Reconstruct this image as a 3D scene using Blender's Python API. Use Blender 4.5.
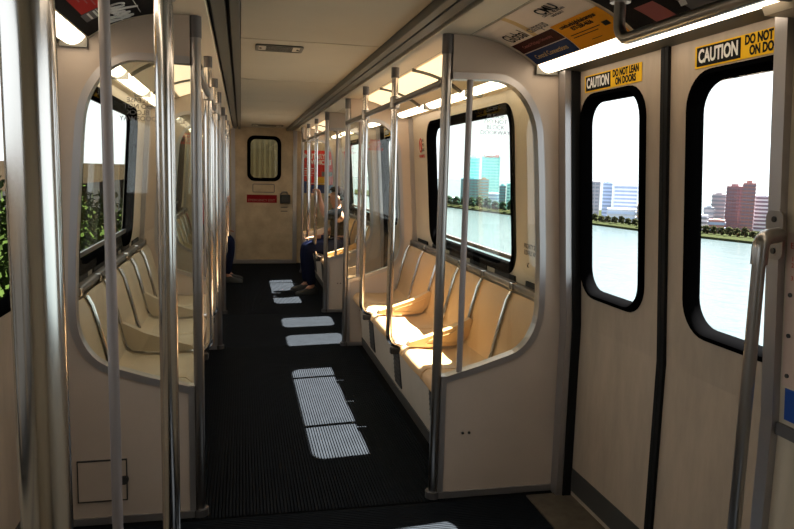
import bpy, bmesh, math, random
from mathutils import Vector, Matrix
from mathutils.geometry import tessellate_polygon
random.seed(7)
for o in list(bpy.data.objects): bpy.data.objects.remove(o)
SC = bpy.context.scene
COL = SC.collection
PI = math.pi

# ------------------------------------------------------------------ camera
CX = -0.335                      # camera offset from the car's centre line
def cam_setup():
    yaw, pitch, roll = (math.radians(a) for a in (12.56, 7.485, 1.51))
    f = Vector((math.sin(yaw), math.cos(yaw), 0)); r = Vector((math.cos(yaw), -math.sin(yaw), 0)); u = Vector((0, 0, 1))
    f2 = f*math.cos(pitch) - u*math.sin(pitch); u2 = u*math.cos(pitch) + f*math.sin(pitch)
    r3 = r*math.cos(roll) + u2*math.sin(roll); u3 = r3.cross(f2)
    cd = bpy.data.cameras.new('camera'); c = bpy.data.objects.new('camera', cd); COL.objects.link(c)
    m = Matrix((r3, u3, -f2)).transposed().to_4x4(); m.translation = (CX, 0, 1.45)
    c.matrix_world = m
    cd.sensor_width = 36; cd.lens = 705.5/794*36; cd.clip_start = 0.02; cd.clip_end = 6000
    SC.camera = c
cam_setup()

# ------------------------------------------------------------------ world, sun, exposure
W = bpy.data.worlds.new('sky'); SC.world = W; W.use_nodes = True
nt = W.node_tree; nt.nodes.clear()
bg = nt.nodes.new('ShaderNodeBackground'); wo = nt.nodes.new('ShaderNodeOutputWorld')
bg.inputs[0].default_value = (0.90, 0.96, 1.0, 1); bg.inputs[1].default_value = 1.6
nt.links.new(bg.outputs[0], wo.inputs[0])
sd = bpy.data.lights.new('sun', 'SUN'); sd.energy = 84; sd.angle = math.radians(0.53); sd.color = (1.0, 0.95, 0.86)
so = bpy.data.objects.new('sun', sd); COL.objects.link(so)
so.rotation_euler = Vector((-1, -0.135, -1.66)).to_track_quat('-Z', 'Y').to_euler(); so.location = (8, 5, 14)
vs = SC.view_settings
vs.view_transform = 'Standard'; vs.look = 'None'; vs.gamma = 1; vs.use_curve_mapping = False; vs.exposure = 0.27

# ------------------------------------------------------------------ materials
M = {}
def mat(name, col, rough=.5, metal=0, noise=0, nscale=8, bump=0, bscale=60, col2=None, emit=0, spec=.5, coat=0, nstretch=(1, 1, 1)):
    m = bpy.data.materials.new(name); m.use_nodes = True; t = m.node_tree; p = t.nodes['Principled BSDF']
    p.inputs['Base Color'].default_value = (*col, 1); p.inputs['Roughness'].default_value = rough
    p.inputs['Metallic'].default_value = metal; p.inputs['Specular IOR Level'].default_value = spec
    p.inputs['Coat Weight'].default_value = coat
    if emit:
        p.inputs['Emission Color'].default_value = (*col, 1); p.inputs['Emission Strength'].default_value = emit
    if noise or col2 or bump:
        tc = t.nodes.new('ShaderNodeTexCoord'); mp = t.nodes.new('ShaderNodeMapping'); mp.inputs['Scale'].default_value = nstretch
        t.links.new(tc.outputs['Object'], mp.inputs[0])
    if noise or col2:
        n = t.nodes.new('ShaderNodeTexNoise'); n.inputs['Scale'].default_value = nscale; n.inputs['Detail'].default_value = 6
        n.inputs['Roughness'].default_value = .65
        t.links.new(mp.outputs[0], n.inputs['Vector'])
        cr = t.nodes.new('ShaderNodeValToRGB'); cr.color_ramp.elements[0].position = .32; cr.color_ramp.elements[1].position = .68
        c2 = col2 or tuple(c*(1-noise) for c in col)
        cr.color_ramp.elements[0].color = (*c2, 1); cr.color_ramp.elements[1].color = (*col, 1)
        t.links.new(n.outputs['Fac'], cr.inputs[0]); t.links.new(cr.outputs[0], p.inputs['Base Color'])
    if bump:
        n2 = t.nodes.new('ShaderNodeTexNoise'); n2.inputs['Scale'].default_value = bscale; n2.inputs['Detail'].default_value = 3
        t.links.new(mp.outputs[0], n2.inputs['Vector'])
        b = t.nodes.new('ShaderNodeBump'); b.inputs['Strength'].default_value = bump; b.inputs['Distance'].default_value = .004
        t.links.new(n2.outputs['Fac'], b.inputs['Height']); t.links.new(b.outputs[0], p.inputs['Normal'])
    M[name] = m; return m
def glass(name, tint, refl):
    m = bpy.data.materials.new(name); m.use_nodes = True; t = m.node_tree; t.nodes.clear()
    o = t.nodes.new('ShaderNodeOutputMaterial'); mx = t.nodes.new('ShaderNodeMixShader'); tr = t.nodes.new('ShaderNodeBsdfTransparent')
    gl = t.nodes.new('ShaderNodeBsdfGlossy'); gl.inputs['Roughness'].default_value = .02
    lw = t.nodes.new('ShaderNodeLayerWeight'); lw.inputs['Blend'].default_value = .5
    pw_ = t.nodes.new('ShaderNodeMath'); pw_.operation = 'POWER'; pw_.inputs[1].default_value = 4.5
    fr = t.nodes.new('ShaderNodeMath'); fr.operation = 'MULTIPLY_ADD'; fr.inputs[1].default_value = .45; fr.inputs[2].default_value = ((refl-1)/(refl+1))**2*2
    t.links.new(lw.outputs['Facing'], pw_.inputs[0]); t.links.new(pw_.outputs[0], fr.inputs[0])
    tr.inputs[0].default_value = (*tint, 1)
    t.links.new(fr.outputs[0], mx.inputs[0]); t.links.new(tr.outputs[0], mx.inputs[1]); t.links.new(gl.outputs[0], mx.inputs[2]); t.links.new(mx.outputs[0], o.inputs[0])
    M[name] = m
PANEL = (.50, .41, .335)
mat('panel', PANEL, .42, noise=.10, nscale=3, bump=.06, bscale=220)
mat('door_panel', (.48, .38, .285), .45, noise=.22, nscale=4, bump=.05, bscale=200, nstretch=(1, 2.5, .7))
mat('wall_cream', (.52, .44, .33), .45, noise=.08, nscale=4)
mat('ceiling', (.46, .42, .33), .6, noise=.07, nscale=2.2)
mat('cove', (.74, .64, .49), .5, noise=.06, nscale=3)
mat('end_wall', (.52, .41, .27), .5, noise=.3, nscale=5)
mat('steel', (.62, .59, .56), .17, 1)
mat('steel_brushed', (.36, .34, .325), .30, 1, noise=.1, nscale=20, nstretch=(1, 1, .05))
mat('rod_grey', (.30, .27, .27), .45, .3)
mat('alu', (.42, .40, .40), .36, .8)
mat('alu_dark', (.15, .14, .14), .45, .6)
mat('black_rubber', (.005, .005, .0055), .7, spec=.2)
mat('gasket', (.0016, .0016, .0018), .8, spec=0)
mat('dark', (.02, .019, .018), .6)
mat('slot', (.012, .012, .012), .7)
mat('rail', (.125, .12, .10), .5, .2)
mat('floor_rubber', (.0098, .0118, .0150), .8, noise=.25, nscale=9, spec=.03)
mat('floor_base', (.007, .007, .0075), .85, spec=.04)
mat('kick', (.05, .047, .043), .6)
mat('threshold', (.16, .135, .10), .5, .4, noise=.4, nscale=14)
mat('seat', (.47, .30, .145), .40, noise=.08, nscale=6)  # warm bounced sunlight worked into the tan of the river-side chairs
mat('seat_no_bounce', (.44, .36, .25), .42, noise=.1, nscale=6)  # same chair plastic, coloured without the warm bounce
mat('skirt', (.50, .44, .36), .5, noise=.12, nscale=5)
mat('light_tube', (1.0, .83, .62), .5, emit=4.8)
mat('cove_glow', (1.0, .80, .52), .5, emit=.95)  # uplight glow on the bay coves, put into an emissive colour
mat('yellow', (.80, .47, .02), .75, spec=.08)
mat('print_black', (.01, .01, .01), .75, spec=.08)
mat('print_white', (.75, .73, .70), .75, spec=.08)
mat('print_grey', (.16, .15, .15), .75, spec=.08)
mat('print_red', (.45, .03, .025), .75, spec=.08)
mat('sign_red', (.20, .008, .012), .75, spec=.08)
mat('sign_text', (.32, .16, .13), .75, spec=.08)
mat('poster_red', (.62, .03, .022), .75, spec=.08)
mat('poster_blue', (.03, .05, .16), .75, spec=.08)
mat('poster_yellow', (.75, .42, .03), .75, spec=.08)
mat('ad_cream', (.88, .74, .62), .75, spec=.08)
mat('ad_maroon', (.055, .012, .010), .75, spec=.08)
mat('ad_navy', (.022, .045, .14), .75, spec=.08)
mat('ad_orange', (.90, .36, .01), .75, spec=.08)
mat('ad_black', (.012, .011, .012), .75, spec=.08)
mat('ad_gold', (.75, .52, .25), .75, spec=.08)
mat('ad_pink', (.40, .13, .12), .75, spec=.08)
mat('sign_blue', (.01, .06, .28), .4)
mat('placard', (.50, .36, .29), .5)
mat('skin', (.36, .17, .10), .5)
mat('hair', (.006, .004, .0035), .9, spec=.0)
mat('shirt_black', (.003, .0033, .004), .9, spec=.0)
mat('jeans', (.009, .011, .026), .9, spec=.0)
mat('shoe', (.015, .015, .015), .6)
mat('shirt_red', (.38, .02, .03), .8)
mat('bag_brown', (.10, .06, .035), .6)
mat('grass', (.016, .019, .009), .9, spec=0)
mat('leaf', (.016, .026, .006), .6, spec=0, noise=.5, nscale=2)
mat('leaf_far', (.020, .022, .011), .8, spec=0, noise=.4, nscale=.2)
mat('leaf_teal', (.018, .038, .025), .8, spec=0, noise=.4, nscale=.2)
mat('bark', (.09, .06, .04), .8)
mat('concrete', (.017, .0125, .008), .8, noise=.2, nscale=.6, spec=0)
mat('street', (.006, .006, .006), .9, spec=0)
mat('b_teal', (.42, .80, .80), .4); mat('b_teal_win', (.22, .62, .66), .3)
mat('b_dteal', (.12, .32, .36), .4); mat('b_brown', (.30, .20, .15), .6)
mat('b_white', (.50, .53, .62), .5); mat('b_white_win', (.20, .26, .40), .4)
mat('b_blue', (.42, .52, .75), .4); mat('b_slate', (.14, .16, .20), .4)
mat('b_red', (.19, .10, .115), .6); mat('b_redlit', (.26, .125, .12), .6); mat('b_darkwin', (.12, .09, .13), .4)
mat('b_grey', (.28, .26, .29), .5)
mat('car_gold', (.10, .08, .03), .5, noise=.3, nscale=6)
mat('car_blue', (.05, .10, .30), .4)
glass('pane', (.97, .985, .98), 1.35)
glass('pane_green', (.945, .965, .93), 1.40)
glass('pane_dim', (.80, .82, .76), 1.5)
def water_mat():
    m = mat('water', (.024, .037, .042), .25); t = m.node_tree; p = t.nodes['Principled BSDF']
    tc = t.nodes.new('ShaderNodeTexCoord'); n = t.nodes.new('ShaderNodeTexNoise'); n.inputs['Scale'].default_value = .22; n.inputs['Detail'].default_value = 5
    mp = t.nodes.new('ShaderNodeMapping'); mp.inputs['Scale'].default_value = (1, .5, 1); mp.inputs['Rotation'].default_value = (0, 0, .5)
    b = t.nodes.new('ShaderNodeBump'); b.inputs['Strength'].default_value = .55; b.inputs['Distance'].default_value = 1.2
    t.links.new(tc.outputs['Object'], mp.inputs[0]); t.links.new(mp.outputs[0], n.inputs[0]); t.links.new(n.outputs['Fac'], b.inputs['Height']); t.links.new(b.outputs[0], p.inputs['Normal'])
water_mat()

# ------------------------------------------------------------------ helpers
def tag(o, label=None, cat=None, group=None, kind=None):
    if label: o['label'] = label
    if cat: o['category'] = cat
    if group: o['group'] = group
    if kind: o['kind'] = kind
    return o
def link(name, me, parent=None):
    o = bpy.data.objects.new(name, me); COL.objects.link(o)
    if parent is not None:
        o.parent = parent
    return o
def empty(name, loc=(0, 0, 0), rz=0):
    o = bpy.data.objects.new(name, None); COL.objects.link(o); o.location = loc; o.rotation_euler = (0, 0, rz)
    o.empty_display_size = .05
    return o
def thing(name, label, cat, loc=(0, 0, 0), rz=0, group=None):
    return tag(empty(name, loc, rz), label, cat, group)
def mesh(bm, mats, smooth=False):
    me = bpy.data.meshes.new('m'); bmesh.ops.recalc_face_normals(bm, faces=bm.faces); bm.to_mesh(me); bm.free()
    for x in (mats if isinstance(mats, (list, tuple)) else [mats]): me.materials.append(M[x])
    if smooth:
        for p in me.polygons: p.use_smooth = True
        try: me.set_sharp_from_angle(angle=math.radians(40))
        except Exception: pass
    return me
def part(name, bm, m, parent=None, smooth=False):
    return link(name, mesh(bm, m, smooth), parent)
def NB(): return bmesh.new()
def box(bm, x0, x1, y0, y1, z0, z1, bev=0):
    vs_ = [bm.verts.new((x, y, z)) for x in (x0, x1) for y in (y0, y1) for z in (z0, z1)]
    fs = [bm.faces.new([vs_[i] for i in q]) for q in ((0, 1, 3, 2), (4, 6, 7, 5), (0, 4, 5, 1), (2, 3, 7, 6), (0, 2, 6, 4), (1, 5, 7, 3))]
    if bev:
        es = list({e for f in fs for e in f.edges})
        bmesh.ops.bevel(bm, geom=es, offset=bev, segments=2, affect='EDGES', profile=.5)
    return bm
def B(*a, bev=0): return box(NB(), *a, bev=bev)
def tube(bm, path, r, n=12, cap=True):
    path = [Vector(p) for p in path]; rs = r if isinstance(r, (list, tuple)) else [r]*len(path)
    rings = []; prev = None
    for i, p in enumerate(path):
        a = path[max(i-1, 0)]; b = path[min(i+1, len(path)-1)]; t = (b-a).normalized()
        if prev is None:
            up = Vector((0, 0, 1)) if abs(t.z) < .9 else Vector((1, 0, 0)); nx = t.cross(up).normalized()
        else:
            nx = (prev - t*prev.dot(t)).normalized()
        prev = nx; ny = t.cross(nx)
        rings.append([bm.verts.new(p + (nx*math.cos(2*PI*k/n) + ny*math.sin(2*PI*k/n))*rs[i]) for k in range(n)])
    for a, b in zip(rings, rings[1:]):
        for k in range(n): bm.faces.new((a[k], a[(k+1) % n], b[(k+1) % n], b[k]))
    if cap:
        bm.faces.new(rings[0][::-1]); bm.faces.new(rings[-1])
    return bm
def T(path, r, n=12): return tube(NB(), path, r, n)
def arc(c, r, a0, a1, n, f):
    return [f(c[0]+r*math.cos(math.radians(a0+(a1-a0)*i/n)), c[1]+r*math.sin(math.radians(a0+(a1-a0)*i/n))) for i in range(n+1)]
def rrect(u0, u1, v0, v1, r, n=7):
    pts = []
    for cu, cv, a in ((u1-r, v1-r, 0), (u0+r, v1-r, 90), (u0+r, v0+r, 180), (u1-r, v0+r, 270)):
        for i in range(n+1):
            t = math.radians(a+90*i/n); pts.append((cu+r*math.cos(t), cv+r*math.sin(t)))
    return pts
def prism(bm, outer, holes, f, d0, d1):
    """polygon with holes in (u,v); f(u,v,d)->3D"""
    loops = [outer]+list(holes)
    tris = tessellate_polygon([[Vector((u, v, 0)) for u, v in l] for l in loops])
    flat = [p for l in loops for p in l]
    A = [bm.verts.new(f(u, v, d0)) for u, v in flat]; Bv = [bm.verts.new(f(u, v, d1)) for u, v in flat]
    for t in tris:
        try: bm.faces.new([A[i] for i in t]); bm.faces.new([Bv[i] for i in reversed(t)])
        except ValueError: pass
    k = 0
    for l in loops:
        n = len(l)
        for i in range(n):
            a, b = k+i, k+(i+1) % n
            try: bm.faces.new((A[a], A[b], Bv[b], Bv[a]))
            except ValueError: pass
        k += n
    return bm
def loops3d(bm, loops, closed=True, cap0=False, cap1=False):
    R = [[bm.verts.new(p) for p in l] for l in loops]; n = len(R[0])
    for a, b in zip(R, R[1:]):
        for k in range(n if closed else n-1): bm.faces.new((a[k], a[(k+1) % n], b[(k+1) % n], b[k]))
    if cap0: bm.faces.new(R[0])
    if cap1: bm.faces.new(R[-1])
    return bm
def sweep(bm, path, closed, w0, w1, f, d0, d1):
    """rect section along a 2D path: offsets w0..w1 along the left normal, depth d0..d1"""
    n = len(path); L = []
    for i in range(n):
        a = Vector(path[i-1] if (closed or i) else path[i]); b = Vector(path[(i+1) % n] if (closed or i < n-1) else path[i])
        t = (b-a).normalized(); nn = Vector((-t.y, t.x)); p = Vector(path[i])
        q0 = p+nn*w0; q1 = p+nn*w1
        L.append([bm.verts.new(f(q0.x, q0.y, d0)), bm.verts.new(f(q1.x, q1.y, d0)), bm.verts.new(f(q1.x, q1.y, d1)), bm.verts.new(f(q0.x, q0.y, d1))])
    for i in range(n if closed else n-1):
        a, b = L[i], L[(i+1) % n]
        for k in range(4): bm.faces.new((a[k], a[(k+1) % 4], b[(k+1) % 4], b[k]))
    if not closed:
        bm.faces.new(L[0][::-1]); bm.faces.new(L[-1])
    return bm
TXT = {}
def text(name, body, size, m, parent, org, right, up, ext=.0006, align='CENTER', sx=1.0, bold=0.0, shear=0, mirror=False, spacing=1.0, line=1.0):
    key = (body, size, m, ext, align, bold, shear, spacing, line)
    if key not in TXT:
        c = bpy.data.curves.new('t', 'FONT'); c.body = body; c.size = size; c.extrude = ext; c.align_x = align; c.align_y = 'CENTER'
        c.offset = bold; c.shear = shear; c.space_character = spacing; c.space_line = line; c.resolution_u = 3
        o = bpy.data.objects.new('t', c); COL.objects.link(o)
        me = bpy.data.meshes.new_from_object(o.evaluated_get(bpy.context.evaluated_depsgraph_get()))
        bpy.data.objects.remove(o); me.materials.clear(); me.materials.append(M[m]); TXT[key] = me
    o = link(name, TXT[key], parent)
    r = Vector(right).normalized(); u = Vector(up).normalized(); nrm = r.cross(u)
    mm = Matrix((r*sx*(-1 if mirror else 1), u, nrm)).transposed().to_4x4(); mm.translation = Vector(org)
    if parent is not None:
        w = Matrix.Translation(parent.location) @ parent.rotation_euler.to_matrix().to_4x4()
        p = parent.parent
        if p is not None: w = Matrix.Translation(p.location) @ p.rotation_euler.to_matrix().to_4x4() @ w
        mm = w.inverted() @ mm
    o.matrix_basis = mm
    return o
def clone(src, loc, rz, label, group=None):
    """copy a thing with its parts and sub-parts"""
    r = src.copy(); COL.objects.link(r); r.location = loc; r.rotation_euler = (0, 0, rz)
    if label: r['label'] = label
    if group: r['group'] = group
    for ch in list(src.children):
        c = ch.copy(); COL.objects.link(c); c.parent = r
        for g in list(ch.children):
            d = g.copy(); COL.objects.link(d); d.parent = c
    return r

# ------------------------------------------------------------------ car section
Y0, Y1 = -1.35, 10.98
ZK = .80
def wx(z): return 1.105 if z <= ZK else 1.105-.075*(z-ZK)/1.12
PARTY = [2.91, 5.72, 7.13, 9.97]
DOORC = [2.19, 6.42]
BAYS = [(2.91, 5.72), (7.13, 9.97)]
SIDE = {1: 'river side', -1: 'tree side'}
ZC = 2.055        # ceiling
def cove(t):
    p0, p1, p2 = (.60, 2.022), (.77, 2.005), (.89, 1.912)
    return tuple((1-t)**2*a+2*t*(1-t)*b+t*t*c for a, b, c in zip(p0, p1, p2))
def Wf(s, off=0):
    return lambda y, z, d: Vector((s*(wx(z)+off+d), y, z))

# floor: plinth plus ribbed rubber
fl = tag(part('floor', B(-1.15, 1.15, Y0, Y1+.05, -.08, -.006), 'floor_base'), 'black ribbed rubber floor of the rail car', None, None, 'structure')
def ribs_y(x0, x1, y0, y1, pitch=.0145, h=.006):
    bm = NB(); n = int((x1-x0)/pitch); prof = []
    for i in range(n):
        a = x0+i*pitch; prof += [(a, -h), (a+pitch*.07, 0), (a+pitch*.72, 0), (a+pitch*.79, -h)]
    prof.append((x0+n*pitch, -h))
    return loops3d(bm, [[(x, y0, z) for x, z in prof], [(x, y1, z) for x, z in prof]], closed=False)
def ribs_x(x0, x1, y0, y1, pitch=.0145, h=.006):
    bm = NB(); n = int((y1-y0)/pitch); prof = []
    for i in range(n):
        a = y0+i*pitch; prof += [(a, -h), (a+pitch*.07, 0), (a+pitch*.72, 0), (a+pitch*.79, -h)]
    prof.append((y0+n*pitch, -h))
    return loops3d(bm, [[(x0, y, z) for y, z in prof], [(x1, y, z) for y, z in prof]], closed=False)
for yy0, yy1, kind in ((Y0, 1.45, 'y'), (1.45, 2.87, 'x'), (2.87, 5.76, 'y'), (5.76, 7.09, 'x'), (7.09, Y1, 'y')):
    wv = .62 if kind == 'y' else 1.05
    o = part('rubber_mat', (ribs_y if kind == 'y' else ribs_x)(-wv, wv, yy0, yy1), 'floor_rubber', fl)
    o['kind'] = 'stuff'

# walls
bayW = [(-.75, 1.0), (3.49, 5.23), (7.71, 9.45)]     # window outer Y range
WZ = (.91, 1.83)
DZ = (.935, 1.79)
def make_wall(s, name):
    bm = NB(); f = Wf(s)
    zones = [(Y0, 1.625), (2.85, 5.855), (7.08, Y1)]
    for (a, b), (w0, w1) in zip(zones, bayW):
        prism(bm, [(a, 0), (b, 0), (b, ZK), (a, ZK)], [], f, 0, .06)
        prism(bm, [(a, ZK), (b, ZK), (b, 1.96), (a, 1.96)], [rrect(w0+.01, w1-.01, WZ[0]+.01, WZ[1]-.01, .13)], f, 0, .06)
    for c in DOORC:
        prism(bm, [(c-.59, 1.90), (c+.66, 1.90), (c+.66, 1.98), (c-.59, 1.98)], [], f, -.02, .1)
        prism(bm, [(c-.67, -.05), (c+.67, -.05), (c+.67, .0), (c-.67, .0)], [], f, .0, .1)
    o = part(name, bm, 'wall_cream'); o['kind'] = 'structure'
    tag(o, 'cream moulded side wall of the car on the ' + SIDE[s])
    return o
walls = {1: make_wall(1, 'wall_right'), -1: make_wall(-1, 'wall_left')}

def gasket(s, y0, y1, z0, z1, r, off, name, parent, depth=.05, wid=.05, m='gasket'):
    f = Wf(s, off); L = []
    for ins, d in ((0, 0), (.004, -.014), (wid*.55, -.018), (wid*.8, -.010), (wid, .01), (wid+.004, depth)):
        L.append([f(u, v, d) for u, v in rrect(y0+ins, y1-ins, z0+ins, z1-ins, r-ins*.7)])
    return part(name, loops3d(NB(), L), m, parent, True)
def pane(s, y0, y1, z0, z1, r, off, d, name, parent, m='pane'):
    f = Wf(s, off)
    bm = NB(); bm.faces.new([bm.verts.new(f(u, v, d)) for u, v in rrect(y0, y1, z0, z1, r)])
    return part(name, bm, m, parent)
k = 0
wl = {1: ['near the emergency placard', 'of the middle seat bay showing the teal towers', 'of the seat bay by the end door'],
      -1: ['of the bay before the first doorway', 'of the middle seat bay showing trees', 'of the tree-side seat bay by the end door']}
for s in (1, -1):
    for i, (w0, w1) in enumerate(bayW):
        k += 1
        o = gasket(s, w0, w1, WZ[0], WZ[1], .14, 0, 'window_%d' % k, None)
        tag(o, 'large rounded black-rimmed window ' + wl[s][i], None, None, 'structure')
        pane(s, w0+.05, w1-.05, WZ[0]+.05, WZ[1]-.05, .1, 0, .035, 'pane', o, 'pane')
        if i == 1 or i == 2:                          # lower hopper bar of the sash
            part('sash_bar', prism(NB(), [(w0+.06, WZ[0]+.10), (w1-.06, WZ[0]+.10), (w1-.06, WZ[0]+.075), (w0+.06, WZ[0]+.075)], [], Wf(s), .022, .034), 'alu_dark', o)

# doors
dn = 0
DOFF = .03
for s in (1, -1):
    for di, c in enumerate(DOORC):
        for e in (1, -1):
            dn += 1
            lo, hi = sorted((c+e*.012, c+e*.655))
            bm = NB(); f = Wf(s, DOFF)
            wc = c+e*.368; w0, w1 = wc-.245, wc+.245
            prism(bm, [(lo, .007), (hi, .007), (hi, ZK), (lo, ZK)], [], f, 0, .04)
            prism(bm, [(lo, ZK), (hi, ZK), (hi, 1.905), (lo, 1.905)], [rrect(w0+.01, w1-.01, DZ[0]+.01, DZ[1]-.01, .10)], f, 0, .04)
            o = part('door_%d' % dn, bm, 'door_panel')
            which = ('first' if di == 0 else 'second')+' doorway'
            tag(o, 'beige sliding door leaf, %s edge of the %s on the %s' % ('end-door' if e > 0 else 'placard', which, SIDE[s]), None, None, 'structure')
            gasket(s, w0, w1, DZ[0], DZ[1], .12, DOFF, 'window_gasket', o, .028, .034)
            pane(s, w0+.034, w1-.034, DZ[0]+.034, DZ[1]-.034, .09, DOFF, .02, 'pane', o, 'pane')
            a, b = sorted((c+e*.001, c+e*.021))
            bm = NB(); prism(bm, [(a, .02), (b, .02), (b, ZK), (a, ZK)], [], f, -.012, .03); prism(bm, [(a, ZK), (b, ZK), (b, 1.905), (a, 1.905)], [], f, -.012, .03)
            part('rubber_seal', bm, 'black_rubber', o)
            part('kick_plate', prism(NB(), [(lo+.02, .03), (hi-.02, .03), (hi-.02, .135), (lo+.02, .135)], [], f, -.004, 0), 'kick', o)
            # caution sticker
            st = part('caution_sticker', prism(NB(), [(wc-.215, 1.795), (wc+.215, 1.795), (wc+.215, 1.862), (wc-.215, 1.862)], [], f, -.0025, -.001), 'yellow', o)
            def P(y, z, d): return Vector((s*(wx(z)+DOFF+d), y, z))
            upv = P(0, 1.862, 0)-P(0, 1.795, 0); rt = Vector((0, -s, 0))
            kb = wc+s*.105
            part('black_box', prism(NB(), [(kb-.100, 1.800), (kb+.100, 1.800), (kb+.100, 1.857), (kb-.100, 1.857)], [], f, -.0035, -.0024), 'print_black', st)
            text('lettering', 'CAUTION', .056, 'print_white', st, P(kb, 1.828, -.0042), rt, upv, .0003, sx=.72, bold=.0017)
            text('lettering', 'DO NOT LEAN\nON DOORS', .036, 'print_black', st, P(wc-s*.105, 1.8285, -.0034), rt, upv, .0003, sx=.76, bold=.0015, line=.85)
        # threshold and header trims
        tr = part('trim_%d' % (dn//2), B(*sorted((s*.93, s*1.14)), c-.655, c+.655, -.02, .006), 'threshold')
        tag(tr, 'worn metal door threshold, %s on the %s' % (which, SIDE[s]), None, None, 'structure')
        hd = NB(); prism(hd, [(.985, 1.893), (1.075, 1.885), (1.075, 1.935), (.985, 1.935)], [], lambda u, v, d: Vector((s*u, d, v)), c-.70, c+.70)
        hd = part('trim_%d' % (dn//2+4), hd, 'rail'); tag(hd, 'door header strip above the %s on the %s' % (which, SIDE[s]), None, None, 'structure')
        # jamb posts: aluminium channel beside the doors
        for e in (1, -1):
            yj = c+e*.658 if e > 0 else c-.575
            bm = NB(); g = Wf(s); hw_ = .030 if e > 0 else .022
            for z0, z1 in ((.0, ZK), (ZK, 1.89)):
                prism(bm, [(yj-hw_, z0), (yj+hw_, z0), (yj+hw_, z1), (yj-hw_, z1)], [], g, -.040 if (e > 0) else -.022, .028)
            o = part('trim_%d' % (dn+8+(e+1)//2+10*di), bm, 'alu'); tag(o, 'aluminium door jamb post, %s edge of the %s on the %s' % ('end-door' if e > 0 else 'placard', which, SIDE[s]), None, None, 'structure')
            bm = NB()
            for z0, z1 in ((.0, ZK), (ZK, 1.89)):
                prism(bm, [(yj-e*hw_, z0), (yj-e*(hw_+.006), z0), (yj-e*(hw_+.006), z1), (yj-e*hw_, z1)], [], g, -.012, .028)
            part('rubber_edge', bm, 'black_rubber', o)

# ceiling: backing, panels, slotted rails, coves
ce = tag(part('ceiling', B(-1.12, 1.12, Y0, Y1, ZC+.02, ZC+.08), 'dark'), 'cream panelled car ceiling with slotted side rails', None, None, 'structure')
ys = [-1.24, .345, 1.93, 3.51, 5.09, 6.67, 8.25, 9.83, 11.0]
for a, b in zip(ys, ys[1:]):
    part('ceiling_panel', B(-.335, .335, a+.008, min(b, Y1)-.008, ZC, ZC+.02, bev=.003), 'ceiling', ce)
for s in (1, -1):
    for i, (a, b, z) in enumerate(((.338, .374, 2.022), (.390, .440, 2.028), (.456, .60, 2.022))):
        part('rail_strip', B(*sorted((s*a, s*b)), Y0, Y1, z, ZC+.03, bev=.003), 'rail' if i < 2 else 'cove', ce)
    part('slot_back', B(*sorted((s*.365, s*.47)), Y0, Y1, 2.058, ZC+.02), 'slot', ce)
    # cove
    n = 10; prof = [cove(i/n) for i in range(n+1)]+[(.895, 1.93), (.985, 1.93)]
    bm = loops3d(NB(), [[(s*x, y, z) for x, z in prof] for y in (Y0, Y1)], closed=False)
    part('cove_panel', bm, 'cove', ce, True)
    part('cove_cornice', prism(NB(), [(.985, 1.893), (1.06, 1.888), (1.06, 1.95), (.985, 1.95)], [], lambda u, v, d: Vector((s*u, d, v)), Y0, Y1), 'cove', ce)
    for a, b in BAYS:
        yl = [a+.03, a+1.005, a+1.955, b-.03]
        for y0_, y1_ in zip(yl, yl[1:]):
            bm = loops3d(NB(), [[(s*(cove(.04+.056*i)[0]), y, cove(.04+.056*i)[1]-.005) for i in range(11)] for y in (y0_+.015, y1_-.005)], closed=False)
            part('cove_glow_sheet', bm, 'cove_glow', ce, True)  # added glowing sheet standing in for a hidden uplight on the cove
        for yy in [a+1.02, a+1.97]:
            bm = NB(); pr = [(cove(i/n)[0], cove(i/n)[1]-.004) for i in range(n+1)]
            sweep(bm, pr, False, -.012, .006, lambda u, v, d: Vector((s*u, d, v)), yy-.012, yy+.012)
            part('cove_rib', bm, 'rail', ce)

# end walls
ew = tag(part('wall_back', B(-1.12, 1.12, Y1, Y1+.06, 0, 2.14), 'end_wall'), 'dim beige end wall around the end door', None, None, 'structure')
nw = tag(part('wall_front', B(-1.12, 1.12, Y0-.06, Y0, 0, 2.14), 'end_wall'), 'beige end wall behind the viewer', None, None, 'structure')
def Ef(off=0): return lambda x, z, d: Vector((x, Y1-off-d, z))
# cut of end wall for the door window
bpy.data.objects.remove(ew)
hole = rrect(-.245, .262, 1.255, 1.935, .10)
ew = tag(part('wall_back', prism(NB(), [(-1.12, 0), (1.12, 0), (1.12, 2.14), (-1.12, 2.14)], [rrect(-.30, .31, 1.2, 1.97, .1)], Ef(), -.06, 0), 'end_wall'), 'dim beige end wall around the end door', None, None, 'structure')
ed = part('door_9', prism(NB(), [(-.42, .06), (.44, .06), (.44, 2.01), (-.42, 2.01)], [rrect(-.235, .252, 1.265, 1.925, .10)], Ef(), 0, .03), 'end_wall')
tag(ed, 'dim beige end door with rounded window and red sign', None, None, 'structure')
L = []
for ins, d in ((0, .028), (.003, .045), (.035, .048), (.05, .03), (.052, -.02)):
    L.append([Ef()(u, v, d) for u, v in rrect(-.245+ins, .262-ins, 1.255+ins, 1.935-ins, .11-ins*.6)])
part('window_gasket', loops3d(NB(), L), 'gasket', ed, True)
bm = NB(); bm.faces.new([bm.verts.new(Ef()(u, v, 0)) for u, v in rrect(-.195, .212, 1.305, 1.885, .08)]); part('pane', bm, 'pane_dim', ed)
sg = part('door_sign', prism(NB(), [(-.25, .93), (.20, .93), (.20, 1.05), (-.25, 1.05)], [], Ef(), .03, .034), 'sign_red', ed)

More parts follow.
